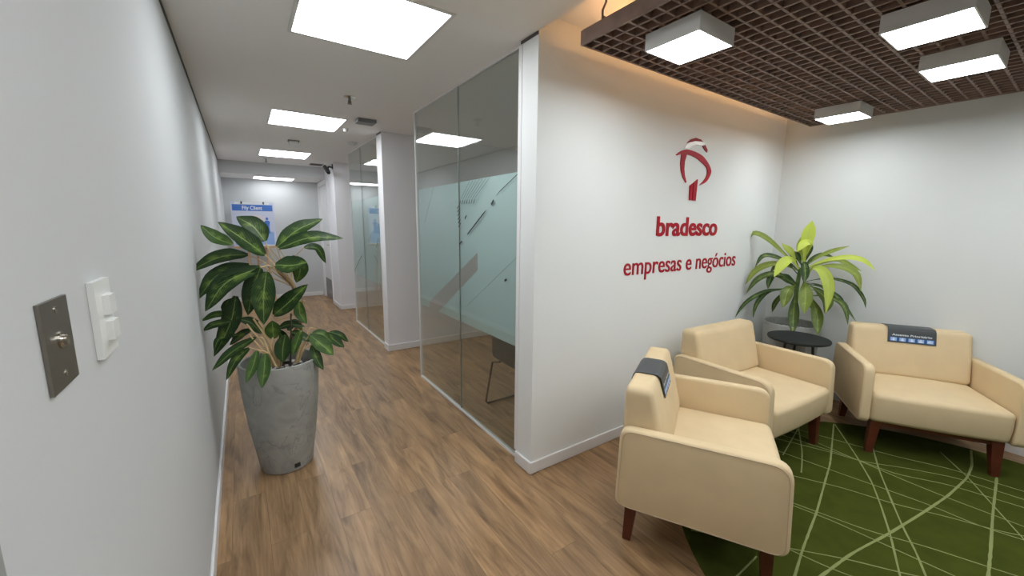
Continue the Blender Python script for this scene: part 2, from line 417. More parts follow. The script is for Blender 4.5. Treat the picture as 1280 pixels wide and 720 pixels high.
ALGAONEMA = [
 (0.097,[(0.103,2.651,1.315),(0.008,2.621,1.405),(-0.096,2.591,1.496)]),
 (0.103,[(0.112,2.731,1.387),(0.062,2.758,1.471),(-0.015,2.787,1.527)]),
 (0.069,[(-0.045,2.728,1.372),(-0.12,2.762,1.41),(-0.181,2.795,1.478)]),
 (0.072,[(0.023,2.675,1.316),(-0.105,2.671,1.308),(-0.243,2.668,1.236)]),
 (0.076,[(0.025,2.655,1.261),(-0.119,2.647,1.214),(-0.219,2.637,1.093)]),
 (0.096,[(0.075,2.623,1.248),(-0.087,2.61,1.174),(-0.189,2.595,1.03)]),
 (0.086,[(0.074,2.603,1.246),(0.028,2.605,1.122),(-0.005,2.606,0.985)]),
 (0.099,[(0.1,2.571,1.226),(0.075,2.552,1.091),(0.064,2.533,0.938)]),
 (0.082,[(-0.052,2.679,1.087),(-0.089,2.675,0.939),(-0.18,2.675,0.757)]),
 (0.045,[(-0.072,2.71,1.068),(-0.1,2.711,1.025),(-0.119,2.712,0.989)]),
 (0.084,[(0.167,2.698,1.355),(0.284,2.718,1.454),(0.428,2.736,1.521)]),
 (0.074,[(0.176,2.678,1.347),(0.34,2.65,1.409),(0.521,2.621,1.404)]),
 (0.048,[(0.31,2.711,1.347),(0.385,2.728,1.339),(0.431,2.746,1.243)]),
 (0.104,[(0.148,2.649,1.256),(0.227,2.61,1.251),(0.304,2.571,1.269)]),
 (0.081,[(0.24,2.715,1.297),(0.282,2.728,1.218),(0.257,2.744,1.131)]),
 (0.096,[(0.119,2.64,0.963),(0.197,2.617,1.033),(0.303,2.592,1.138)]),
 (0.055,[(0.259,2.674,1.026),(0.257,2.664,0.951),(0.288,2.652,0.886)]),
 (0.037,[(-0.086,2.71,0.974),(-0.152,2.704,0.987),(-0.22,2.697,0.959)]),
 (0.04,[(-0.082,2.67,0.947),(-0.16,2.664,0.939),(-0.217,2.657,0.912)]),
 (0.048,[(0.023,2.625,0.849),(-0.094,2.601,0.789),(-0.188,2.575,0.709)]),
 (0.044,[(-0.013,2.607,0.797),(-0.079,2.58,0.747),(-0.13,2.552,0.651)]),
 (0.033,[(-0.058,2.679,0.864),(-0.144,2.673,0.855),(-0.176,2.665,0.794)]),
 (0.045,[(0.022,2.545,0.792),(-0.006,2.501,0.718),(-0.043,2.458,0.646)]),
 (0.055,[(0.058,2.533,0.773),(0.044,2.489,0.689),(0.027,2.445,0.608)]),
 (0.07,[(0.107,2.651,0.821),(0.109,2.646,0.887),(0.108,2.641,0.932)]),
 (0.048,[(0.14,2.679,0.875),(0.203,2.661,0.891),(0.275,2.643,0.872)]),
 (0.075,[(0.169,2.638,0.839),(0.149,2.624,0.756),(0.142,2.609,0.68)]),
 (0.044,[(0.255,2.634,0.856),(0.223,2.615,0.787),(0.195,2.597,0.715)]),
 (0.049,[(0.201,2.677,0.842),(0.254,2.654,0.814),(0.311,2.631,0.773)]),
 (0.082,[(0.297,2.642,0.819),(0.361,2.604,0.751),(0.412,2.566,0.688)]),
 (0.055,[(0.318,2.691,0.813),(0.372,2.678,0.799),(0.429,2.666,0.741)]),
 (0.054,[(0.396,2.707,0.802),(0.454,2.694,0.738),(0.5,2.682,0.693)]),
 (0.042,[(0.424,2.736,0.795),(0.487,2.733,0.764),(0.536,2.731,0.711)]),
 (0.053,[(0.304,2.612,0.758),(0.318,2.586,0.687),(0.35,2.559,0.608)]),
 (0.047,[(0.008,2.756,0.868),(-0.054,2.784,0.83),(-0.111,2.812,0.774)]),
 (0.056,[(0.053,2.754,0.837),(0.005,2.771,0.906),(-0.059,2.789,0.934)]),
 (0.046,[(0.193,2.757,0.833),(0.235,2.785,0.872),(0.279,2.813,0.807)]),
 (0.05,[(0.137,2.76,0.849),(0.169,2.778,0.771),(0.186,2.797,0.685)]),
]
PETIOLES = [
 (0.011,[(0.234,2.695,1.111),(0.167,2.673,1.221),(0.103,2.651,1.315)]),
 (0.009,[(0.229,2.715,1.137),(0.157,2.724,1.253),(0.112,2.731,1.387)]),
 (0.009,[(0.227,2.695,1.13),(0.108,2.686,1.259),(0.023,2.675,1.316)]),
 (0.009,[(0.234,2.695,1.12),(0.106,2.676,1.233),(0.025,2.655,1.261)]),
 (0.009,[(0.234,2.695,1.116),(0.136,2.655,1.242),(0.074,2.613,1.248)]),
 (0.009,[(0.226,2.695,1.121),(0.118,2.681,1.186),(0.104,2.661,1.216),(0.148,2.639,1.254)]),
 (0.008,[(0.229,2.715,1.137),(0.175,2.723,1.28),(0.112,2.731,1.378)]),
 (0.008,[(0.228,2.715,1.118),(0.2,2.707,1.197),(0.167,2.698,1.355)]),
 (0.008,[(0.227,2.695,1.13),(0.221,2.686,1.235),(0.176,2.678,1.347)]),
 (0.008,[(0.229,2.715,1.137),(0.246,2.714,1.269),(0.31,2.711,1.347)]),
 (0.008,[(0.229,2.675,0.952),(0.145,2.659,0.928),(0.119,2.64,0.963)]),
 (0.009,[(0.228,2.695,1.025),(0.262,2.684,1.053),(0.259,2.674,1.026)]),
 (0.012,[(0.107,2.621,0.658),(0.069,2.638,0.766),(-0.015,2.657,0.925)]),
 (0.013,[(0.115,2.641,0.651),(0.086,2.657,0.799),(0.019,2.675,0.948)]),
 (0.011,[(0.094,2.612,0.664),(0.043,2.619,0.776),(-0.007,2.627,0.869)]),
 (0.011,[(0.087,2.602,0.676),(0.06,2.613,0.83),(0.029,2.625,0.848)]),
 (0.011,[(0.115,2.651,0.647),(0.097,2.652,0.774),(0.105,2.651,0.83)]),
 (0.011,[(0.123,2.66,0.651),(0.124,2.67,0.748),(0.14,2.679,0.875)]),
 (0.009,[(0.081,2.602,0.677),(0.041,2.604,0.764),(-0.013,2.607,0.797)]),
 (0.009,[(0.094,2.602,0.675),(0.072,2.573,0.76),(0.023,2.545,0.796)]),
 (0.009,[(0.1,2.591,0.673),(0.078,2.562,0.754),(0.059,2.533,0.777)]),
 (0.011,[(0.103,2.671,0.652),(0.077,2.688,0.833),(0.044,2.704,0.923)]),
 (0.013,[(0.214,2.646,0.655),(0.241,2.645,0.735),(0.296,2.642,0.815)]),
 (0.011,[(0.224,2.645,0.653),(0.26,2.629,0.736),(0.304,2.612,0.762)]),
 (0.013,[(0.212,2.666,0.649),(0.234,2.65,0.734),(0.254,2.634,0.852)]),
 (0.01,[(0.223,2.675,0.644),(0.26,2.684,0.738),(0.321,2.691,0.808)]),
 (0.008,[(0.232,2.695,0.64),(0.297,2.699,0.831),(0.336,2.703,0.837),(0.396,2.707,0.802)]),
 (0.007,[(0.234,2.715,0.634),(0.321,2.721,0.797),(0.369,2.729,0.809),(0.424,2.736,0.795)]),
]
CANES = [
 (0.0,[(0.124,2.7,0.63),(0.167,2.698,0.733),(0.216,2.696,0.827),(0.269,2.693,0.913),(0.283,2.693,1.028)]),
 (0.0,[(0.259,2.694,0.984),(0.246,2.688,1.063),(0.226,2.682,1.142),(0.167,2.678,1.211)]),
 (0.0,[(0.185,2.647,0.634),(0.208,2.646,0.963)]),
]
DRACAENA = [
 (0.052,[(3.926,1.404,1.149),(3.87,1.521,1.274),(3.813,1.642,1.398),(3.765,1.737,1.442),(3.739,1.774,1.378)]),
 (0.046,[(3.925,1.406,1.087),(3.87,1.486,1.195),(3.813,1.569,1.247),(3.76,1.641,1.244),(3.721,1.677,1.143)]),
 (0.062,[(3.924,1.41,1.128),(3.86,1.498,1.174),(3.797,1.584,1.18),(3.732,1.674,1.112),(3.682,1.723,0.992)]),
 (0.057,[(3.925,1.407,1.02),(3.856,1.486,1.077),(3.789,1.562,1.099),(3.717,1.649,1.036),(3.659,1.699,0.912)]),
 (0.04,[(3.923,1.412,0.989),(3.841,1.505,0.964),(3.759,1.599,0.934),(3.675,1.699,0.83),(3.609,1.75,0.692)]),
 (0.04,[(3.924,1.41,0.968),(3.848,1.516,0.959),(3.787,1.582,0.934),(3.731,1.634,0.824),(3.693,1.634,0.705)]),
 (0.056,[(3.914,1.438,1.217),(3.912,1.485,1.286),(3.901,1.561,1.359)]),
 (0.085,[(3.904,1.405,1.15),(3.819,1.443,1.231),(3.739,1.469,1.192),(3.66,1.493,1.085)]),
 (0.095,[(3.932,1.387,1.211),(3.943,1.386,1.401),(3.958,1.373,1.558)]),
 (0.051,[(3.95,1.396,1.199),(3.952,1.435,1.308),(3.966,1.44,1.429)]),
 (0.068,[(3.912,1.382,1.232),(3.881,1.343,1.364),(3.826,1.365,1.364),(3.772,1.389,1.301)]),
 (0.039,[(3.934,1.382,1.161),(3.963,1.301,1.256),(3.993,1.219,1.31),(4.028,1.122,1.357)]),
 (0.048,[(3.934,1.381,1.15),(3.956,1.278,1.219),(3.986,1.149,1.262),(4.014,1.028,1.251),(4.03,0.941,1.175)]),
 (0.049,[(3.953,1.387,1.139),(4.003,1.307,1.194),(4.058,1.215,1.239),(4.107,1.139,1.204),(4.157,1.058,1.151)]),
 (0.059,[(3.938,1.371,1.131),(3.953,1.256,1.183),(3.97,1.136,1.187),(3.977,1.042,1.135),(3.968,0.995,1.01)]),
 (0.081,[(3.913,1.35,1.094),(3.868,1.292,1.168),(3.83,1.213,1.149),(3.788,1.146,1.022),(3.729,1.126,0.842)]),
 (0.032,[(3.943,1.356,1.046),(3.957,1.27,1.075),(3.976,1.172,1.086),(3.999,1.06,1.05),(4.009,0.985,0.955),(4.002,0.96,0.88)]),
 (0.076,[(3.934,1.323,1.015),(3.897,1.248,0.983),(3.863,1.165,0.911),(3.803,1.155,0.818)]),
 (0.029,[(3.954,1.326,0.978),(3.955,1.235,0.98),(3.953,1.152,0.963),(3.954,1.063,0.861),(3.947,0.992,0.772)]),
 (0.048,[(3.948,1.343,0.919),(3.945,1.235,0.941),(3.941,1.127,0.92),(3.922,1.062,0.865),(3.893,1.025,0.746)]),
 (0.097,[(3.88,1.354,1.081),(3.794,1.298,0.965),(3.702,1.26,0.81)]),
 (0.09,[(3.882,1.408,1.013),(3.79,1.426,0.967),(3.708,1.417,0.829)]),
 (0.078,[(3.893,1.408,0.971),(3.796,1.367,0.813),(3.701,1.321,0.617)]),
 (0.08,[(3.924,1.321,0.95),(3.847,1.225,0.814),(3.757,1.166,0.646)]),
 (0.077,[(3.907,1.398,1.002),(3.868,1.46,1.048),(3.826,1.532,1.1)]),
 (0.051,[(3.917,1.429,0.997),(3.818,1.545,1.083),(3.755,1.561,1.044),(3.704,1.546,0.972)]),
 (0.041,[(3.982,1.396,0.965),(4.021,1.362,0.852),(4.087,1.254,0.77)]),
 (0.04,[(3.958,1.404,1.126),(3.998,1.361,1.23),(4.046,1.297,1.273),(4.096,1.228,1.252)]),
 (0.042,[(3.955,1.412,1.126),(3.959,1.469,1.223),(3.967,1.516,1.292),(3.973,1.568,1.331)]),
 (0.05,[(3.952,1.392,1.189),(3.978,1.378,1.3),(3.999,1.378,1.38)]),
 (0.045,[(3.9,1.388,1.172),(3.856,1.407,1.252),(3.813,1.422,1.302)]),
 (0.059,[(3.891,1.384,1.163),(3.857,1.359,1.206),(3.825,1.33,1.122),(3.787,1.317,1.047)]),
 (0.039,[(3.938,1.37,1.034),(3.96,1.274,1.025),(3.987,1.162,0.959),(3.993,1.109,0.898),(3.989,1.082,0.834)]),
 (0.043,[(3.948,1.4,0.957),(3.927,1.498,0.923),(3.919,1.56,0.828),(3.925,1.582,0.736)]),
 (0.045,[(3.972,1.363,1.022),(4.018,1.257,1.002),(4.043,1.208,0.936),(4.057,1.189,0.867)]),
 (0.044,[(3.949,1.399,1.107),(3.93,1.49,1.182),(3.913,1.575,1.175),(3.907,1.631,1.084)]),
]
EMBLEM = {'crown':[(2.574,1.996),(2.623,2.022),(2.688,2.041),(2.786,2.038),(2.889,2.019),(2.97,1.978),(3.025,1.926),(3.016,1.884),(2.97,1.835),(2.885,1.803),(2.946,1.846),(2.977,1.889),(2.971,1.93),(2.928,1.958),(2.85,1.987),(2.776,2.004),(2.699,2.009),(2.626,2.004),(2.581,1.99)],'trunkarc':[(2.633,2.027),(2.715,2.044),(2.699,2.011),(2.679,1.959),(2.679,1.905),(2.692,1.86),(2.718,1.818),(2.712,1.812),(2.674,1.843),(2.644,1.887),(2.631,1.94),(2.634,1.993)],'cap':[(2.689,2.087),(2.739,2.119),(2.793,2.134),(2.858,2.13),(2.913,2.105),(2.957,2.066),(2.952,2.049),(2.928,2.059),(2.886,2.086),(2.903,2.1),(2.875,2.114),(2.789,2.108),(2.722,2.093)],'band':[(2.66,2.045),(2.671,2.066),(2.715,2.092),(2.789,2.11),(2.874,2.116),(2.912,2.109),(2.914,2.097),(2.879,2.089),(2.793,2.087),(2.739,2.069),(2.714,2.047)],'stemA':[(2.771,1.69),(2.764,1.794),(2.797,1.812),(2.8,1.691)],'stemB':[(2.81,1.69),(2.806,1.816),(2.857,1.846),(2.851,1.689)]}
# ------------------------------------------------------------------ the setting
XL, XG, XC, XR = -0.219, 1.374, 1.345, 4.22       # left wall, glass line, wall ends, right wall
Y0, YW, YE = -2.5, 1.758, 9.0                      # wall behind the camera, logo wall, corridor end
ZC, ZL, ZB = 2.48, 2.568, 2.28                     # corridor ceiling, lobby ceiling, ceiling beyond the beam
struct('floor', boxes((XL - .3, XR + .3, Y0 - .2, YE + .3, -.12, 0)), M['floor'])
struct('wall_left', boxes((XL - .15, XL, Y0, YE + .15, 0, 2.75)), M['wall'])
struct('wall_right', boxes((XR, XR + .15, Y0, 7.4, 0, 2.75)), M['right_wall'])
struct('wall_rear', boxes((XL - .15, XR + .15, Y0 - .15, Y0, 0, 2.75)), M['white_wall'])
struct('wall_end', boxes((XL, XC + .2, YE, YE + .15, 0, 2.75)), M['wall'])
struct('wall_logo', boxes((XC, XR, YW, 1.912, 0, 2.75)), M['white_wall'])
struct('wall_partition', boxes((XC, XR, 4.545, 4.705, 0, ZC)), M['partition'])
struct('wall_corridor', boxes((XC, XR, 7.264, 7.40, 0, ZC), (XC, XC + .14, 7.40, 7.93, 0, ZC), (XC, XC + .14, 7.93, 8.87, 2.22, ZC), (XC, XC + .14, 8.87, YE, 0, ZC)), M['partition'])
struct('ceiling', boxes((XL, XC, Y0, 8.1, ZC, 2.76), (XC, XR, 1.912, 7.264, ZC, 2.76), (XC, XR, Y0, YW, ZL, 2.76), (XL, XC, 8.1, YE, ZB, 2.76)), M['ceiling'])
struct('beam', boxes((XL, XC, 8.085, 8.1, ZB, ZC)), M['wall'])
def base(name, *bx):
    bm = bm_new()
    for b in bx: box(bm, *b)
    o = struct(name, bm, M['trim']); 
    bv = o.modifiers.new('bevel', 'BEVEL'); bv.width = .006; bv.segments = 2; bv.limit_method = 'ANGLE'
    return o
HB = .078; TB = .014
TRIM_Y = .51
base('baseboard_left', (XL, XL + TB, TRIM_Y, YE, 0, HB))
base('baseboard_right', (XR - TB, XR, Y0, YW, 0, HB))
base('baseboard_end', (XL + TB, XC - .02, YE - TB, YE, 0, HB))
base('baseboard_logo', (XC - TB, XR - TB, YW - TB, YW, 0, HB), (XC - TB, XC, YW, 1.912, 0, HB))
base('baseboard_partition', (XC - TB, XR, 4.545 - TB, 4.545, 0, HB), (XC - TB, XC, 4.545, 4.705, 0, HB))
base('baseboard_corridor', (XC - TB, XR, 7.264 - TB, 7.264, 0, HB), (XC - TB, XC, 7.264, 7.90, 0, HB))
struct('trim_1', boxes((XL, XL + .02, Y0, TRIM_Y, 0, 2.2)), M['jamb'])
struct('gap_shade_left', boxes((XL, XL + .006, .56, 8.085, ZC - .016, ZC)), M['gap'])  # dark strip painting the shade of a recess under the ceiling
struct('gap_shade_ends', boxes((XC - .004, XC, YW, 1.912, ZC - .016, ZC), (XC - .004, XC, 4.545, 4.705, ZC - .016, ZC)), M['gap'])  # same painted recess shade on the wall ends
# white end caps of the glazed partitions
struct('trim_4', boxes((XC - .003, XC + .05, 1.90, 1.932, HB, ZC - .016), (XC - .003, XC + .05, 4.69, 4.725, HB, ZC - .016)), M['trim'])

# corridor door, far end of the right side
d1 = struct('door_1', boxes((XC + .03, XC + .07, 7.96, 8.84, 0.005, 2.19)), M['door'])
struct('door_frame', boxes((XC - .012, XC + .1, 7.905, 7.96, 0, 2.245), (XC - .012, XC + .1, 8.84, 8.895, 0, 2.245), (XC - .012, XC + .1, 7.96, 8.84, 2.19, 2.245)), M['trim'], d1)
struct('kick_plate', boxes((XC + .024, XC + .03, 7.99, 8.81, 0.02, 0.40)), M['kick'], d1)
bm = tube(bm_new(), [(XC + .03, 8.06, 1.08), (XC - .02, 8.06, 1.08)], .011); tube(bm, [(XC - .02, 8.05, 1.08), (XC - .02, 8.18, 1.08)], .009)
box(bm, XC + .024, XC + .03, 8.03, 8.09, .98, 1.14)
struct('door_handle', bm, M['chrome'], d1)

# ------------------------------------------------------------------ glazed partitions
def glazing(name, label, y0, y1, seam, film_left, strip, marks, zt=2.472):
    t = thing(name, label, 'glass partition', (XG, y0, 0))
    L = y1 - y0
    def place(a, b, d): return Vector((d, a - y0, b))
    fr = boxes((-.011, .011, 0, L, 0, .016), (-.011, .011, 0, L, zt - .004, ZC), (-.011, .011, L - .010, L, .016, zt - .004), (-.011, .011, 0, .009, .016, zt - .004))
    obj('frame', fr, M['trim'], t)
    s = seam - y0
    obj('glass_pane', boxes((-.005, .005, .009, s - .0015, .016, zt - .004)), M['glass'], t)
    obj('glass_pane', boxes((-.005, .005, s + .0015, L - .010, .016, zt - .004)), M['glass'], t)
    obj('pane_joint', boxes((-.005, .005, s - .0015, s + .0015, .016, zt - .004)), M['joint'], t)
    bm = bm_new()
    for poly in strip: prism(bm, poly, .0058, .0068, place)
    f = obj('frosted_film', bm, M['film'], t); f['label'] = 'frosted pale green privacy film with a clear diagonal band'
    if marks:
        bm = bm_new()
        for (a, b, wd) in marks:
            a, b = Vector(a), Vector(b); d = (b - a).normalized(); nn = Vector((-d.y, d.x)) * wd / 2
            prism(bm, [tuple(a - nn), tuple(b - nn), tuple(b + nn), tuple(a + nn)], .0070, .0076, place)
            prism(bm, [tuple(a - nn), tuple(b - nn), tuple(b + nn), tuple(a + nn)], -.0062, -.0056, place)
        k = obj('film_markings', bm, M['black_mark'], t); k['label'] = 'black slanted dashes printed on the film'
    return t
def film_polys(ya, yb, sc=1.0, zt=1.805, zb=.738):
    # near end ya, far end yb (y grows away); the clear diagonal band is left open between the two polygons
    e = yb - ya
    k = e / 1.622
    Y = lambda v: ya + (v - 1.928) * k
    main = [(ya, zb), (Y(3.146), zb), (Y(2.449), 1.174), (Y(2.449), 1.30), (Y(2.881), 1.053), (Y(3.338), .80), (Y(3.338), zt), (ya, zt)]
    far = [(Y(3.338), .80), (Y(3.36), .735), (yb, .731), (yb, zt), (Y(3.338), zt)]
    return [main, far]
mk = []
for i in range(7):                                    # hatch: short dashes in an L, thin lines fanning up to the film's edge
    mk.append(((2.722 - i * .036, 1.643), (2.704 - i * .036, 1.672), .0065))
    mk.append(((2.700 - i * .036, 1.680), (2.560 - i * .046, 1.800), .002))
for i in range(6):
    mk.append(((2.765 - .004 * i, 1.612 - i * .027), (2.725 - .004 * i, 1.640 - i * .027), .0075))
mk += [((2.735, 1.345), (2.690, 1.370), .012), ((2.600, 1.425), (2.350, 1.580), .010), ((2.35, 1.58), (2.33, 1.592), .004), ((2.265, 1.625), (2.235, 1.652), .017),
       ((2.64, 1.535), (2.612, 1.560), .013), ((2.17, 1.70), (1.935, 1.805), .005), ((2.20, 1.68), (2.17, 1.70), .003), ((2.100, 1.142), (2.074, 1.156), .014), ((1.950, 1.120), (1.930, 1.165), .022),
       ((3.20, 1.80), (3.42, 1.50), .0015), ((1.97, 1.30), (2.6, .90), .0015)]
glazing('glass_partition', 'large glass partition with frosted film and black dashes beside the logo wall', 1.928, 3.598, 2.74, None, film_polys(1.945, 3.58), mk)
mk2 = [((4.95, 1.0), (5.10, 1.10), .006), ((5.3, 1.25), (5.24, 1.35), .01), ((5.0, 1.2), (4.9, 1.32), .008), ((6.25, .78), (5.75, 1.05), .008)]
glazing('glass_partition', 'smaller glass partition with frosted film farther down the corridor', 4.722, 6.26, 5.60, None, [[(4.737, .742), (6.20, .738), (6.243, .80), (6.243, 1.80), (4.737, 1.815)]], mk2)

# ------------------------------------------------------------------ rug
RC, RR = (2.704, 0.040), 1.364
rg = thing('round_rug', 'round dark green rug with scattered lime lines under the beige armchairs', 'rug', (RC[0], RC[1], 0))
bm = lathe(bm_new(), [(0, 0), (RR - .003, 0), (RR, .002), (RR - .003, .004), (RR * .66, .0044), (RR * .33, .0044), (0, .0044)], 96)
obj('pile', bm, M['rug'], rg)
bm = bm_new()
def inside(p): return (p.x - RC[0]) ** 2 + (p.y - RC[1]) ** 2 < (RR - .015) ** 2
for wd, ext, pts in RUG_LINES:
    P = [Vector((*p, 0)) for p in pts]
    head = [P[0] + (P[0] - P[1]).normalized() * 2.0] if ext & 1 else []
    tail = [P[-1] + (P[-1] - P[-2]).normalized() * 2.2] if ext & 2 else []
    P = head + P + tail
    Q = []
    for a, b in zip(P, P[1:]):
        k = max(1, int((b - a).length / .03))
        Q += [a.lerp(b, i / k) for i in range(k)]
    # light smoothing of the corners
    for _ in range(3): Q = [Q[0]] + [(Q[i - 1] + Q[i] * 2 + Q[i + 1]) / 4 for i in range(1, len(Q) - 1)] + [Q[-1]]
    prev = None
    for i in range(len(Q) - 1):
        if not (inside(Q[i]) and inside(Q[i + 1])): prev = None; continue
        d = (Q[i + 1] - Q[max(i - 1, 0)]).normalized(); nn = Vector((-d.y, d.x, 0))
        w2 = wd / 2 * random.uniform(.8, 1.2); c = Q[i] - Vector((*RC, 0))
        ring = [bm.verts.new(c + nn * w2 * s + Vector((0, 0, z))) for s, z in ((-1, .0042), (-.7, .0062), (.7, .0062), (1, .0042))]
        if prev:
            for k in range(3): bm.faces.new((prev[k], prev[k + 1], ring[k + 1], ring[k]))
        prev = ring
bmesh.ops.recalc_face_normals(bm, faces=bm.faces[:])
o = obj('woven_lines', bm, M['rugline'], rg); o['label'] = 'raised lime green lines crossing the rug'

# ------------------------------------------------------------------ armchairs
def armchair(label, loc, rz, W):
    t = thing('armchair', label, 'armchair', loc, rz, None)
    T = .058; wi = W - 2 * T
    prof = round_poly([(-.357, .214), (-.348, .600), (.303, .604), (.322, .216)], [.05, .055, .075, .05], 7)
    for s in (-1, 1):
        v0, v1 = s * (W / 2 - T), s * W / 2
        bm = prism(bm_new(), prof, min(v0, v1), max(v0, v1), lambda a, b, d: Vector((a, d, b)))
        ed = [e for e in bm.edges if len(e.link_faces) == 2 and e.calc_face_angle(0) > 0.9]
        bmesh.ops.bevel(bm, geom=ed, offset=.014, segments=4, profile=.5, affect='EDGES')
        a = obj('arm', bm, M['fabric'], t, smooth=True)
        cc = Vector((-.02, .41))
        ring = [cc + (Vector(p) - cc) * .955 for p in prof]; vv = s * (W / 2 + .0004)
        bm = tube(bm_new(), [(p.x, vv, p.y) for p in ring] + [(ring[0].x, vv, ring[0].y)], .0017, 6, caps=False)
        obj('piping', bm, M['piping'], a, smooth=True)
    def wseat(q):
        if q.z > 0: q.z += .014 * max(0, 1 - (q.y / (wi / 2)) ** 2) * max(0, 1 - (q.x / .30) ** 2)
        if q.x > .15 : q.x += .010 * max(0, 1 - (q.y / (wi / 2)) ** 2) - .02 * (-q.z / .1 if q.z < 0 else 0) * .6
        return q
    bm = rounded_box(bm_new(), .655, wi - .004, .200, .034, 4, 10, 10, 4, wseat)
    bmesh.ops.translate(bm, vec=(-.012, 0, .324), verts=bm.verts[:])
    obj('seat', bm, M['fabric'], t, smooth=True)
    def wback(q):
        k = (q.z + .175) / .35                                    # 0 bottom .. 1 top
        k2 = max(0.0, min(1.0, k))
        front = -.142 + (-.232 + .142) * k2; rear = -.352 + .004 * k2
        f = (q.x + .10) / .20
        if q.x > 0: front += .012 * max(0, 1 - (q.y / (wi / 2)) ** 2) * (1 - (2 * k2 - 1) ** 2)
        return Vector((rear + (front - rear) * f, q.y, .421 + k * .352))
    bm = rounded_box(bm_new(), .20, wi - .004, .35, .034, 4, 4, 10, 8, wback)
    obj('backrest', bm, M['fabric'], t, smooth=True)
    bm = boxes((-.27, .272, -W / 2 + .105, -W / 2 + .13, .196, .222), (-.27, .272, W / 2 - .13, W / 2 - .105, .196, .222),
               (.247, .272, -W / 2 + .1, W / 2 - .1, .196, .222), (-.29, -.265, -W / 2 + .1, W / 2 - .1, .196, .222))
    obj('base_rail', bm, M['leg'], t)
    for u0, u1 in ((.255, .268), (-.290, -.304)):
        for s in (-1, 1):
            v0, v1 = s * (W / 2 - .105), s * (W / 2 - .090)
            bm = bm_new(); a, b = .028, .0185
            top = [(u0 + i * a, v0 + j * a, .226) for i, j in ((-1, -1), (1, -1), (1, 1), (-1, 1))]
            bot = [(u1 + i * b, v1 + j * b, 0) for i, j in ((-1, -1), (1, -1), (1, 1), (-1, 1))]
            A = [bm.verts.new(p) for p in bot]; B = [bm.verts.new(p) for p in top]
            bm.faces.new(A[::-1]); bm.faces.new(B)
            for i in range(4): bm.faces.new((A[i], A[(i + 1) % 4], B[(i + 1) % 4], B[i]))
            obj('leg', bm, M['leg'], t, bevel=(.003, 2))
    return t
armchair('beige armchair nearest the camera, seen from its side, dark sign over its back', (1.872, .989, .0046), -1.071, .842)
armchair('beige armchair without any sign, standing between the black side table and the logo wall', (2.885, 1.223, .0046), -1.631, .842)
armchair('beige armchair against the right wall with a priority seat sign on its back', (3.789, .570, .0046), -2.610, .783)

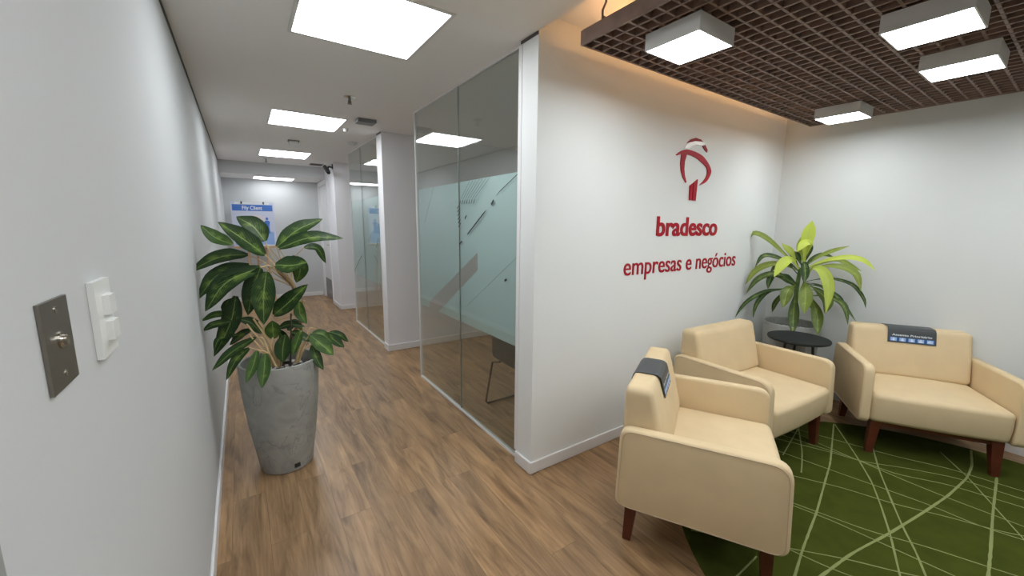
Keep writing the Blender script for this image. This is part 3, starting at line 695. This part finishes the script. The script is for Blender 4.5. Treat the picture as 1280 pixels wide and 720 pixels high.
# priority-seat signs draped over two of the backs
def seat_sign(label, loc, rz, vc, width, drop, rear_drop):
    t = thing('seat_sign', label, 'sign', loc, rz, 'priority seat signs')
    # path in (u, z) following the back from front face over the top to the rear face
    s = drop
    fr = Vector((-.2135, .748)); dn = Vector((.257, -1)).normalized()
    path = [fr + dn * s * (1 - i / 5) for i in range(6)]
    path += [Vector(p) for p in ((-.2190, .763), (-.232, .7735), (-.250, .7765), (-.285, .777), (-.318, .7765), (-.336, .7725), (-.3475, .760), (-.3515, .744))]
    path += [Vector((-.3535, .744 - rear_drop * i / 3)) for i in range(1, 4)]
    n = len(path); nor = []
    for i in range(n):
        d = (path[min(i + 1, n - 1)] - path[max(i - 1, 0)]).normalized(); nor.append(Vector((-d.y, d.x)) * -1)
    bm = bm_new(); th = .0025
    rows = []
    for i in range(n):
        a = path[i]; b = path[i] + nor[i] * th
        rows.append([bm.verts.new((p.x, vc + sgn * width / 2, p.y)) for p, sgn in ((a, -1), (a, 1), (b, 1), (b, -1))])
    for i in range(n - 1):
        for k in range(4): bm.faces.new((rows[i][k], rows[i][(k + 1) % 4], rows[i + 1][(k + 1) % 4], rows[i + 1][k]))
    bm.faces.new(rows[0][::-1]); bm.faces.new(rows[-1]); bmesh.ops.recalc_face_normals(bm, faces=bm.faces[:])
    obj('sheet', bm, M['sign'], t)
    # local frame on the front face: across = -v (reads left to right from the front), up = -dn, out = normal
    out2 = nor[2]; o0 = path[0] + out2 * (th + .0004)
    up = Vector((-dn.x, 0, -dn.y)); acr = Vector((0, 1, 0)); outv = Vector((out2.x, 0, out2.y))
    def P(a, b, d=0): return Vector((o0.x, vc, o0.y)) + acr * a + up * b + outv * d
    k = width / .26; kd = drop / .105
    bm = bm_new(); prism(bm, [(-.122 * k, .010 * kd), (.122 * k, .010 * kd), (.122 * k, .050 * kd), (-.122 * k, .050 * kd)], 0, .0006, lambda a, b, d: P(a, b, d))
    obj('blue_band', bm, M['signblue'], t)
    for i in range(5):
        cx = (-.098 + .049 * i) * k
        bm = bm_new(); prism(bm, [(cx - .017 * k, .014 * kd), (cx + .017 * k, .014 * kd), (cx + .017 * k, .046 * kd), (cx - .017 * k, .046 * kd)], .0006, .0009, lambda a, b, d: P(a, b, d))
        ic = obj('icon_tile', bm, M['lightblue'], t)
        bm = bm_new()
        prism(bm, [(cx + .0045 * k * math.cos(q * PI / 4), (.040 + .0045 * math.sin(q * PI / 4)) * kd) for q in range(8)], .0010, .0014, lambda a, b, d: P(a, b, d))
        body = [[(-.005, .034), (-.006, .016), (.006, .016), (.005, .034)], [(-.006, .034), (-.009, .016), (.008, .016), (.004, .034)], [(-.004, .034), (-.005, .016), (.003, .016), (.011, .024), (.006, .034)],
                [(-.010, .030), (-.010, .016), (.010, .016), (.010, .028), (.0, .034)], [(-.012, .030), (-.012, .020), (.012, .020), (.012, .030)]][i]
        prism(bm, [(cx + a * k, b * kd) for a, b in body], .0010, .0014, lambda a, b, d: P(a, b, d))
        obj('icon_figure', bm, M['signwhite'], ic)
    me = glyphs('Assento Prioritário', .026 * kd, .0004)
    x0, x1 = span(me); sx = .215 * k / (x1 - x0)
    for v in me.vertices: v.co = P((v.co.x - (x0 + x1) / 2) * sx, .064 * kd + v.co.y, .0004)
    me.materials.append(M['signwhite'])
    lo = bpy.data.objects.new('lettering', me); COL.objects.link(lo); lo.parent = t
    return t
seat_sign('dark priority seat sign draped over the back of the armchair nearest the camera', (1.872, .989, .0046), -1.071, -.035, .245, .082, .03)
seat_sign('dark priority seat sign on the back of the armchair against the right wall', (3.789, .570, .0046), -2.610, .0, .265, .080, .03)

# ------------------------------------------------------------------ side table
t = thing('side_table', 'low round black side table between two beige armchairs', 'table', (3.535, 1.220, .0046))
obj('tabletop', lathe(bm_new(), [(0, .628), (.195, .628), (.205, .632), (.208, .640), (.205, .648), (.195, .650), (0, .650)], 56), M['tabletop'], t, smooth=True)
for k in range(3):
    a = 2 * PI * k / 3 + .5
    obj('leg', tube(bm_new(), [(.10 * math.cos(a), .10 * math.sin(a), .628), (.15 * math.cos(a), .15 * math.sin(a), 0)], .010, 10), M['black'], t, smooth=True)
obj('stretcher', tube(bm_new(), [(.116 * math.cos(2 * PI * k / 24), .116 * math.sin(2 * PI * k / 24), .43) for k in range(25)], .006, 8, caps=False), M['black'], t, smooth=True)

# ------------------------------------------------------------------ plants
def leaf_mesh(bm, uvl, tl, width, pts, n=14, cup=.22, tint=0.0, power=.75, expo=.8, basew=0.0, twist=0.0, tipfine=1.0, eye=Vector((0, 0, 1.5))):
    P = spline(pts, n); rows = []
    for i, p in enumerate(P):
        s = i / (n - 1)
        tg = (P[min(i + 1, n - 1)] - P[max(i - 1, 0)]).normalized()
        face = (eye - p).normalized() * .8 + Vector((0, 0, .6))
        side = tg.cross(face)
        if side.length < 1e-4: side = tg.cross(Vector((1, 0, 0)))
        side.normalize()
        nr = side.cross(tg).normalized()
        w = width * (math.sin(PI * min(1, .03 + s * .97) ** power) ** expo if s < 1 else 0.0) * .5
        w = max(w, .0008, basew * width * max(0, 1 - 2 * s))
        row = []
        for j, u in enumerate((-1, -.5, 0, .5, 1)):
            row.append(bm.verts.new(p + side * u * w + nr * (abs(u) ** 1.4 * w * cup + .06 * w * math.sin(s * 17 + u * 3) * abs(u))))
        rows.append(row)
    for i in range(n - 1):
        for j in range(4):
            f = bm.faces.new((rows[i][j], rows[i][j + 1], rows[i + 1][j + 1], rows[i + 1][j])); f.smooth = True
            for lp, (a, b) in zip(f.loops, ((i, j), (i, j + 1), (i + 1, j + 1), (i + 1, j))):
                lp[uvl].uv = (b / 4, a / (n - 1))
            for v in f.verts: v[tl] = tint
def foliage(name, leaves, c, parent, material, tints, keep=lambda v: v, **kw):
    bm = bm_new(); uvl = bm.loops.layers.uv.new('UVMap'); tl = bm.verts.layers.float.new('tint')
    for i, (w, pts) in enumerate(leaves):
        leaf_mesh(bm, uvl, tl, w, [Vector(p) - Vector(c) for p in pts], tint=tints(i), eye=Vector((0, 0, 1.5)) - Vector(c), **kw)
    for v in bm.verts: v.co = keep(v.co)                     # leaves that meet a wall lie against it
    o = obj(name, bm, material, parent); return o
POT = [(0, 0), (.132, 0), (.142, .004), (.146, .02), (.160, .12), (.186, .30), (.204, .48), (.211, .60), (.2125, .665), (.210, .680), (.203, .683), (.196, .678), (.194, .655), (.192, .60), (.190, .575), (0, .575)]
def planter(parent):
    p = obj('planter', lathe(bm_new(), POT, 64), M['cement'], parent, smooth=True)
    obj('soil', lathe(bm_new(), [(0, .60), (.10, .604), (.185, .598), (.189, .590), (.10, .585), (0, .585)], 40), M['soil'], parent)
    bm = bm_new(); rnd = random.Random(5)
    for k in range(90):
        a = rnd.uniform(0, 2 * PI); r = .175 * math.sqrt(rnd.random())
        mt = Matrix.Translation((r * math.cos(a), r * math.sin(a), .612)) @ Matrix.Rotation(rnd.uniform(0, 6), 4, 'Z') @ Matrix.Diagonal((rnd.uniform(.010, .018), rnd.uniform(.008, .014), rnd.uniform(.006, .010), 1))
        bmesh.ops.create_icosphere(bm, subdivisions=1, radius=1, matrix=mt)
    o = obj('pebbles', bm, M['pebble'], parent, smooth=True); o['kind'] = 'stuff'
    return p
C1 = (.13, 2.70, 0)
t = thing('potted_plant', 'broad dark-leaved plant in a tall grey cement planter beside the left wall', 'plant', C1)
p1 = planter(t)
a = 1.12 * -1
bm = boxes((-.016, .016, -.004, .004, .028, .052)); bmesh.ops.translate(bm, vec=(0, -.150, 0), verts=bm.verts[:]); bmesh.ops.rotate(bm, cent=(0, 0, 0), matrix=Matrix.Rotation(.28, 3, 'Z'), verts=bm.verts[:])
obj('drain_plug', bm, M['black'], p1)
rt = random.Random(3)
bright = {2, 14, 17, 30, 29, 24, 22, 23, 27, 16}
foliage('foliage', [(w * 1.18, p) for w, p in ALGAONEMA], C1, t, M['leafA'], lambda i: (.75 if i in bright else .12) + rt.uniform(-.1, .15), cup=.25, power=.88, expo=.80, keep=lambda v: Vector((max(v.x, XL + .008 - C1[0] + .002 * math.sin(v.z * 30)), v.y, v.z)))
bm = bm_new()
for w, pts in PETIOLES:
    w *= 1.35 if pts[0][2] < .8 else 1.1
    Q = spline([Vector(p) - Vector(C1) for p in pts], 10); tube(bm, Q, w * .42, 7, w * .28)
obj('leaf_stalks', bm, M['petiole'], t, smooth=True)
bm = bm_new()
for k, (w, pts) in enumerate(CANES[:2]): tube(bm, spline([Vector(p) - Vector(C1) for p in pts], 14), .014, 9, .010)
obj('cane', bm, M['cane'], t, smooth=True)
obj('support_stake', tube(bm_new(), [Vector(p) - Vector(C1) for p in CANES[2][1]], .0045, 8), M['stake'], t, smooth=True)

C2 = (3.92, 1.42, 0)
t = thing('potted_plant', 'lime strap-leaved plant in a grey cement planter in the lobby corner', 'plant', C2)
planter(t)
rt2 = random.Random(9)
T2 = {0: .45, 2: .5, 6: .7, 7: 1, 8: 1.0, 9: .7, 10: 1, 11: .5, 12: .95, 13: .6, 14: .45, 15: .8, 17: .25, 20: .35, 21: .25, 22: .15, 23: .2}
foliage('foliage', DRACAENA, C2, t, M['leafB'], lambda i: T2.get(i, .05) ** 1.3 + rt2.uniform(-.05, .05), cup=.3, power=1.45, expo=1.0, basew=.11, n=18, keep=lambda v: Vector((min(v.x, XR - .012 - C2[0]), min(v.y, YW - .012 - C2[1]), v.z)))
obj('cane', tube(bm_new(), spline([(0, 0, .59), (.006, -.01, .80), (0, -.01, .98), (.004, -.015, 1.16)], 14), .021, 12, .014), M['greenstalk'], t, smooth=True)

# ------------------------------------------------------------------ logo wall signs
WY = YW
def wall_place(a, b, d): return Vector((a, -d, b))
EC = (2.80, WY, 1.686)
t = thing('logo_emblem', 'red and white tree emblem mounted on the white wall above the lettering', 'logo', EC)
for nm, keys, m, d in (('tree_crown', ('crown', 'trunkarc'), 'red', .009), ('tree_cap', ('cap',), 'dark_red', .007), ('white_band', ('band',), 'acrylic', .008), ('tree_trunk', ('stemA',), 'red', .009), ('tree_trunk', ('stemB',), 'red', .009)):
    bm = bm_new()
    for k in keys:
        pts = [(x - EC[0], z - EC[2]) for x, z in EMBLEM[k]]
        if k == 'crown':
            q = spline([(*p, 0) for p in pts[:10]], 28) + spline([(*p, 0) for p in pts[9:] + pts[:1]], 31)[1:-1]; pts = [(v[0], v[1]) for v in q]
        prism(bm, pts, 0.0, d - (.002 if k == 'trunkarc' else 0), wall_place)
    obj(nm, bm, M[m], t)
def lettering(name, label, text, x0, x1, z, size, bold, depth, zs=1.0):
    t = thing(name, label, 'lettering', (x0, WY, z))
    full = glyphs(text, size, bold); a, b = span(full); kx = (x1 - x0) / (b - a); bpy.data.meshes.remove(full)
    for i, ch in enumerate(text):
        if ch == ' ': continue
        pre = glyphs(text[:i + 1], size, bold); pe = span(pre)[1]; bpy.data.meshes.remove(pre)
        me = glyphs(ch, size, bold, depth / 2); e = span(me)[1]
        for v in me.vertices: v.co = Vector(((v.co.x + pe - e - a) * kx, -(v.co.z + depth / 2), v.co.y * zs))
        me.flip_normals() if False else None
        me.materials.append(M['red']); me.name = 'letter'
        o = bpy.data.objects.new('letter', me); COL.objects.link(o); o.parent = t
    return t
lettering('wall_lettering', 'bold red word mounted on the white wall under the emblem', 'bradesco', 2.410, 3.192, 1.432, .190, .0042, .006)
lettering('wall_lettering', 'long thin red line of words along the bottom of the wall sign', 'empresas e negócios', 2.092, 3.532, 1.168, .176, .0006, .005)

# ------------------------------------------------------------------ corridor ceiling lamps and fittings
def square_lamp(label, x, y, z, sx=.61, sy=.62, lm='lamp'):
    t = thing('ceiling_lamp', label, 'ceiling light', (x, y, z), 0, 'square corridor ceiling lamps')
    a, b = sx / 2, sy / 2; w = .018
    obj('frame', boxes((-a - w, a + w, -b - w, -b, -.006, -.0005), (-a - w, a + w, b, b + w, -.006, -.0005), (-a - w, -a, -b, b, -.006, -.0005), (a, a + w, -b, b, -.006, -.0005)), M['housing'], t)
    obj('diffuser', boxes((-a, a, -b, b, -.004, -.0005)), M[lm], t)
    return t
l1 = square_lamp('largest square recessed ceiling lamp, nearest the camera before the large glass partition', .605, 2.185, ZC)
dup(l1, (.62, 4.54, ZC), 'second square recessed ceiling lamp down the corridor beyond the sprinkler')
dup(l1, (.62, 6.87, ZC), 'third square recessed ceiling lamp down the corridor before the beam')
square_lamp('farthest square ceiling lamp on the lower ceiling behind the beam', .575, 8.62, ZB, .62, .48, 'farlamp')
square_lamp('dim unseen lamp added inside the first meeting room, behind the frosted film', 3.85, 3.2, ZC, .6, .6, 'added_room_light')  # added lamp, kept behind the film, to brighten the room
square_lamp('dim unseen lamp added inside the second meeting room, behind the smaller glass', 3.85, 5.9, ZC, .6, .6, 'added_room_light')  # added lamp, likewise only there to brighten the room
dup(l1, (.605, -.15, ZC), 'unseen square ceiling lamp added above and behind the camera, continuing the corridor row')  # lamp added out of view to light the near corridor

def sprinkler(label, x, y, z):
    t = thing('sprinkler', label, 'sprinkler', (x, y, z), 0, 'ceiling sprinklers')
    obj('rose', lathe(bm_new(), [(0, 0), (.045, -.0005), (.045, -.004), (.018, -.012), (0, -.012)], 24), M['chrome'], t, smooth=True)
    bm = tube(bm_new(), [(0, 0, -.012), (0, 0, -.05)], .010, 10); lathe(bm, [(0, -.052), (.018, -.052), (.018, -.055), (0, -.055)], 16)
    tube(bm, [(.010, 0, -.03), (.012, 0, -.042), (.004, 0, -.052)], .003, 6); tube(bm, [(-.010, 0, -.03), (-.012, 0, -.042), (-.004, 0, -.052)], .003, 6)
    obj('head', bm, M['steel'], t, smooth=True)
    return t
s1 = sprinkler('ceiling sprinkler between the first and second corridor lamps', .795, 3.48, ZC)
dup(s1, (.42, 7.55, ZC), 'ceiling sprinkler just in front of the beam at the corridor end')
t = thing('ceiling_speaker', 'dark rectangular grey device on the ceiling beside the second corridor lamp', 'detector', (1.085, 4.15, ZC))
obj('body', boxes((-.085, .085, -.075, .075, -.03, -.0005)), M['charcoal'], t, bevel=(.006, 2))
obj('grille', boxes((-.07, .07, -.06, .06, -.034, -.030)), M['steel'], t)
def round_detector(label, x, y, r, m='white_plastic'):
    t = thing('smoke_detector', label, 'detector', (x, y, ZC), 0, 'small round ceiling detectors')
    obj('base', lathe(bm_new(), [(0, -.0005), (r, -.0005), (r, -.012), (0, -.012)], 24), M[m], t, smooth=True)
    obj('dome', lathe(bm_new(), [(r * .8, -.012), (r * .7, -.03), (r * .3, -.04), (0, -.04)], 24), M[m], t, smooth=True)
round_detector('small round detector on the ceiling beside the top of the second glass partition', 1.235, 5.38, .06, 'housing')
round_detector('tiny round detector beside the dark ceiling device', 1.00, 4.62, .030, 'housing')
t = thing('motion_sensor', 'small white square sensor on the ceiling between second and third corridor lamps', 'sensor', (.62, 5.70, ZC))
obj('mount', boxes((-.06, .06, -.06, .06, -.012, -.0005)), M['steel'], t)
obj('cover', boxes((-.045, .045, -.05, .04, -.05, -.012)), M['white_plastic'], t, bevel=(.008, 2))
t = thing('air_vent', 'dark air vent in the ceiling beside the security camera', 'vent', (1.16, 7.70, ZC))
obj('frame', boxes((-.10, .10, -.10, .10, -.008, -.0005)), M['jamb'], t)
obj('slats', boxes(*[(-.085, .085, -.08 + .03 * i, -.068 + .03 * i, -.014, -.008) for i in range(6)]), M['gap'], t)
t = thing('security_camera', 'black security camera on the wall corner at the corridor end', 'camera', (XC, 7.30, 2.37))
obj('bracket', tube(boxes((-.012, 0, -.03, .03, .0, .08)), [(-.01, 0, .03), (-.07, -.03, .03), (-.09, -.05, -.01)], .014, 8), M['black'], t)
bm = tube(bm_new(), [(-.12, -.0, .03), (-.095, -.12, -.06)], .034, 12); tube(bm, [(-.095, -.12, -.06), (-.090, -.145, -.08)], .028, 12)
obj('body', bm, M['black'], t, smooth=True)

# ------------------------------------------------------------------ timber grid ceiling with its box lamps
PX0, PX1, PY0, PY1, PZ = 1.42, 4.10, -1.62, 1.527, 2.35
t = thing('grid_ceiling_panel', 'dark brown timber grid panel hung under the lobby ceiling', 'ceiling panel', ((PX0 + PX1) / 2, (PY0 + PY1) / 2, PZ))
cx, cy = (PX0 + PX1) / 2, (PY0 + PY1) / 2
bm = bm_new(); s = .0695; ht = .052
k = 1
while PX0 + k * s < PX1 - .02:
    x = PX0 + k * s - cx; box(bm, x - .0055, x + .0055, PY0 - cy + .012, PY1 - cy - .012, 0, ht); k += 1
obj('long_bars', bm, M['timber'], t)
bm = bm_new(); k = 1
while PY1 - k * s > PY0 + .02:
    y = PY1 - k * s - cy; box(bm, PX0 - cx + .012, PX1 - cx - .012, y - .0055, y + .0055, .0015, ht + .001); k += 1
obj('cross_bars', bm, M['timber'], t)
hx, hy = (PX1 - PX0) / 2, (PY1 - PY0) / 2
obj('edge_frame', boxes((-hx, hx, hy - .012, hy, -.001, ht + .010), (-hx, hx, -hy, -hy + .012, -.001, ht + .010), (-hx, -hx + .012, -hy + .012, hy - .012, -.001, ht + .012), (hx - .012, hx, -hy + .012, hy - .012, -.001, ht + .012)), M['timber'], t)
for (x, y) in ((1.45, 1.42), (4.05, 1.42), (1.45, -.2), (4.05, -.2), (1.45, -1.5), (4.05, -1.5), (2.76, 1.42), (2.76, -1.5)):
    bm = tube(bm_new(), [(x - cx, y - cy, .02), (x - cx, y - cy, .12), (x - cx + .02, y - cy, .16), (x - cx + .02, y - cy, ZL - PZ)], .005, 8)
    obj('hanger', bm, M['steel'], t, smooth=True)
obj('strip_light_block', boxes((-hx + .03, hx - .03, hy - .10, hy - .0125, ht + .001, ht + .0025), (-hx + .03, hx - .03, hy - .103, hy - .10, ht + .001, ht + .05)), M['timber'], t)  # unseen tray and flange added to keep strip light out of the grid
o = obj('added_light_strip', boxes((-hx + .06, hx - .06, hy - .075, hy - .055, ht + .003, ht + .008)), M['cove'], t); o['label'] = 'unseen warm light strip added on top of the panel'  # light source added out of sight for the warm wall glow
def box_lamp(label, x, y):
    t = thing('box_lamp', label, 'ceiling light', (x, y, 2.278), 0, 'square box lamps under the timber grid')
    a = .125; h = PZ - 2.278 - .002
    bm = boxes((-a - .006, a + .006, -a - .006, a + .006, .006, h))
    obj('housing', bm, M['housing'], t)
    obj('rim', boxes((-a - .006, a + .006, -a - .006, -a, -.001, .006), (-a - .006, a + .006, a, a + .006, -.001, .006), (-a - .006, -a, -a, a, -.001, .006), (a, a + .006, -a, a, -.001, .006)), M['housing'], t)
    obj('diffuser', boxes((-a, a, -a, a, 0, .006)), M['gridlamp'], t)
    return t
b1 = box_lamp('box lamp under the timber grid nearest the glass partition, leftmost of those in view', 1.712, 1.145)
dup(b1, (3.660, 1.165, 2.278), 'smallest-looking box lamp under the timber grid, right above the lobby corner')
dup(b1, (2.345, .492, 2.278), 'upper of the two close box lamps toward the right end of the timber grid')
dup(b1, (3.015, .502, 2.278), 'lower of the two close box lamps toward the right end of the timber grid')
dup(b1, (2.345, -.80, 2.278), 'unseen box lamp added under the timber grid behind the camera, nearer the corridor')  # added out of view to brighten the lower logo wall
dup(b1, (3.015, -.80, 2.278), 'unseen box lamp added under the timber grid behind the camera, nearer the right wall')  # its pair, added for the same wall
dup(b1, (1.712, -.15, 2.278), 'unseen box lamp added under the timber grid beside the camera')  # added out of view to even the lobby light
dup(b1, (3.660, -.15, 2.278), 'unseen box lamp added under the timber grid near the right wall')  # its pair, added on the opposite side

# ------------------------------------------------------------------ wall plates on the left wall
t = thing('switch_plate', 'dark steel wall plate with a round key switch on the left wall', 'switch', (XL, .771, 1.335))
def pl(y0, y1, z0, z1, d0, d1): return (d0, d1, y0, y1, z0, z1)
obj('plate', boxes(pl(-.047, .047, -.060, .060, .0005, .0048)), M['steel'], t, bevel=(.0015, 2))
def disc_on_wall(bm, y, z, r, d0, d1, n=18):
    prism(bm, [(y + r * math.cos(2 * PI * i / n), z + r * math.sin(2 * PI * i / n)) for i in range(n)], d0, d1, lambda a, b, d: Vector((d, a, b)))
    return bm
bm = disc_on_wall(bm_new(), 0, .004, .0115, .0048, .0075); disc_on_wall(bm, 0, .004, .007, .0075, .0125)
obj('key_switch', bm, M['chrome'], t)
for z in (-.042, .046): obj('screw', disc_on_wall(bm_new(), 0, z, .0042, .0048, .006), M['chrome'], t)
t = thing('light_switch', 'white plastic double switch on the left wall beside the dark steel plate', 'switch', (XL, .973, 1.331))
obj('plate', boxes(pl(-.048, .046, -.066, .066, .0005, .0095)), M['white_plastic'], t, bevel=(.003, 2))
for z in (.022, -.024): obj('rocker', boxes(pl(-.012, .026, z - .017, z + .017, .0095, .019)), M['white_plastic'], t, bevel=(.002, 2))

# ------------------------------------------------------------------ poster on easel at the corridor end
EX, EY = .21, 8.55
t = thing('easel', 'pale wooden easel at the corridor end holding the blue poster', 'easel', (EX, EY, 0))
for x0, x1 in ((-.17, -.06), (.235, .08)):
    obj('leg', tube(bm_new(), [(x0, -.02, 0), (x1 if x1 > 0 else x1, .10, 1.80)], .021, 8), M['easel'], t)
obj('rear_leg', tube(bm_new(), [(.03, .40, 0), (.01, .12, 1.75)], .018, 8), M['easel'], t)
obj('ledge', boxes((-.33, .36, -.055, .06, 1.03, 1.065)), M['easel'], t)
obj('crossbar', boxes((-.09, .12, .06, .095, 1.50, 1.54)), M['easel'], t)
t = thing('poster', 'blue and white poster board standing on the easel at the corridor end', 'poster', (EX, EY - .022, 1.068))
tilt = Matrix.Rotation(-.07, 4, 'X')
def PP(a, b, d): return tilt @ Vector((a, -d, b))
hw, hh = .325, .775
def rect(bm, a0, a1, b0, b1, d0, d1): return prism(bm, [(a0, b0), (a1, b0), (a1, b1), (a0, b1)], d0, d1, PP)
obj('board', rect(bm_new(), -hw, hw, 0, hh, 0, .012), M['poster'], t)
obj('top_strip', rect(bm_new(), -hw * .82, hw * .78, hh - .045, hh, .012, .0135), M['paper'], t)
obj('header_band', rect(bm_new(), -hw * .94, hw * .92, hh - .155, hh - .045, .012, .0135), M['blue'], t)
for s in (-.165, .165): obj('clip', rect(bm_new(), s - .012, s + .012, hh - .035, hh + .008, .0136, .020), M['black'], t)
bm = bm_new()
prism(bm, [(.03 + .21 * math.cos(q * PI / 12), .42 + .13 * math.sin(q * PI / 12)) for q in range(24)], .012, .013, PP)
obj('pale_sun', bm, M['pink'], t)
bm = bm_new()
prism(bm, [(-hw * .92, .02), (hw * .9, .02), (hw * .9, .24), (.12, .30), (-.02, .20), (-.16, .27), (-hw * .92, .33)], .0131, .0138, PP)
obj('blue_ground', bm, M['lightblue'], t)
for k, (x, z, hgt) in enumerate(((.20, .22, .30), (.06, .26, .20), (-.04, .28, .16), (-.14, .25, .24), (.13, .20, .22))):
    bm = bm_new()
    prism(bm, [(x - .035, z), (x - .03, z + hgt * .45), (x - .045, z + hgt * .7), (x - .02, z + hgt * .78), (x + .02, z + hgt * .78), (x + .045, z + hgt * .7), (x + .03, z + hgt * .45), (x + .035, z)], .0139, .0146, PP)
    prism(bm, [(x + .022 * math.cos(q * PI / 6), z + hgt * .88 + .026 * math.sin(q * PI / 6)) for q in range(12)], .0139, .0146, PP)
    obj('figure', bm, M['blue'], t)
me = glyphs('Fily Client', .092, .002); x0, x1 = span(me); kx = .30 / (x1 - x0)
for v in me.vertices: v.co = PP((v.co.x - (x0 + x1) / 2) * kx - .01, hh - .132 + v.co.y, .0142)
me.materials.append(M['paper']); lo = bpy.data.objects.new('title', me); COL.objects.link(lo); lo.parent = t

# ------------------------------------------------------------------ visitor chair inside the first meeting room
t = thing('visitor_chair', 'dark grey visitor chair on thin black sled legs behind the glass', 'chair', (1.80, 2.455, 0))
def shell(u, v):      # u 0 (front of the seat) .. 1 (top of the back), v -1..1; the back stands towards the glass (-x)
    prof = spline([(.24, 0, .415), (.10, 0, .40), (-.08, 0, .385), (-.165, 0, .42), (-.205, 0, .53), (-.235, 0, .79)], 25)
    q = prof[min(24, int(round(u * 24)))]
    wd = .225 - .02 * u
    return Vector((q.x + .05 * v * v * (u > .6) * (u - .6) / .4, v * wd, q.z + .025 * v * v * (1 - u)))
bm = bm_new(); G = [[bm.verts.new(shell(i / 24, -1 + j / 6)) for j in range(13)] for i in range(25)]
for i in range(24):
    for j in range(12): bm.faces.new((G[i][j], G[i][j + 1], G[i + 1][j + 1], G[i + 1][j]))
bmesh.ops.solidify(bm, geom=bm.faces[:], thickness=.014)
obj('seat_shell', bm, M['charcoal'], t, smooth=True)
for s in (-1, 1):
    y = s * .235
    bm = tube(bm_new(), [(-.12, s * .17, .385), (-.16, y, .37), (-.21, y + .02 * s, .03), (-.195, y + .02 * s, .012), (.20, y + .02 * s, .012), (.215, y + .02 * s, .03), (.17, y, .37), (.13, s * .17, .385)], .0085, 8)
    obj('sled_leg', bm, M['black'], t, smooth=True)
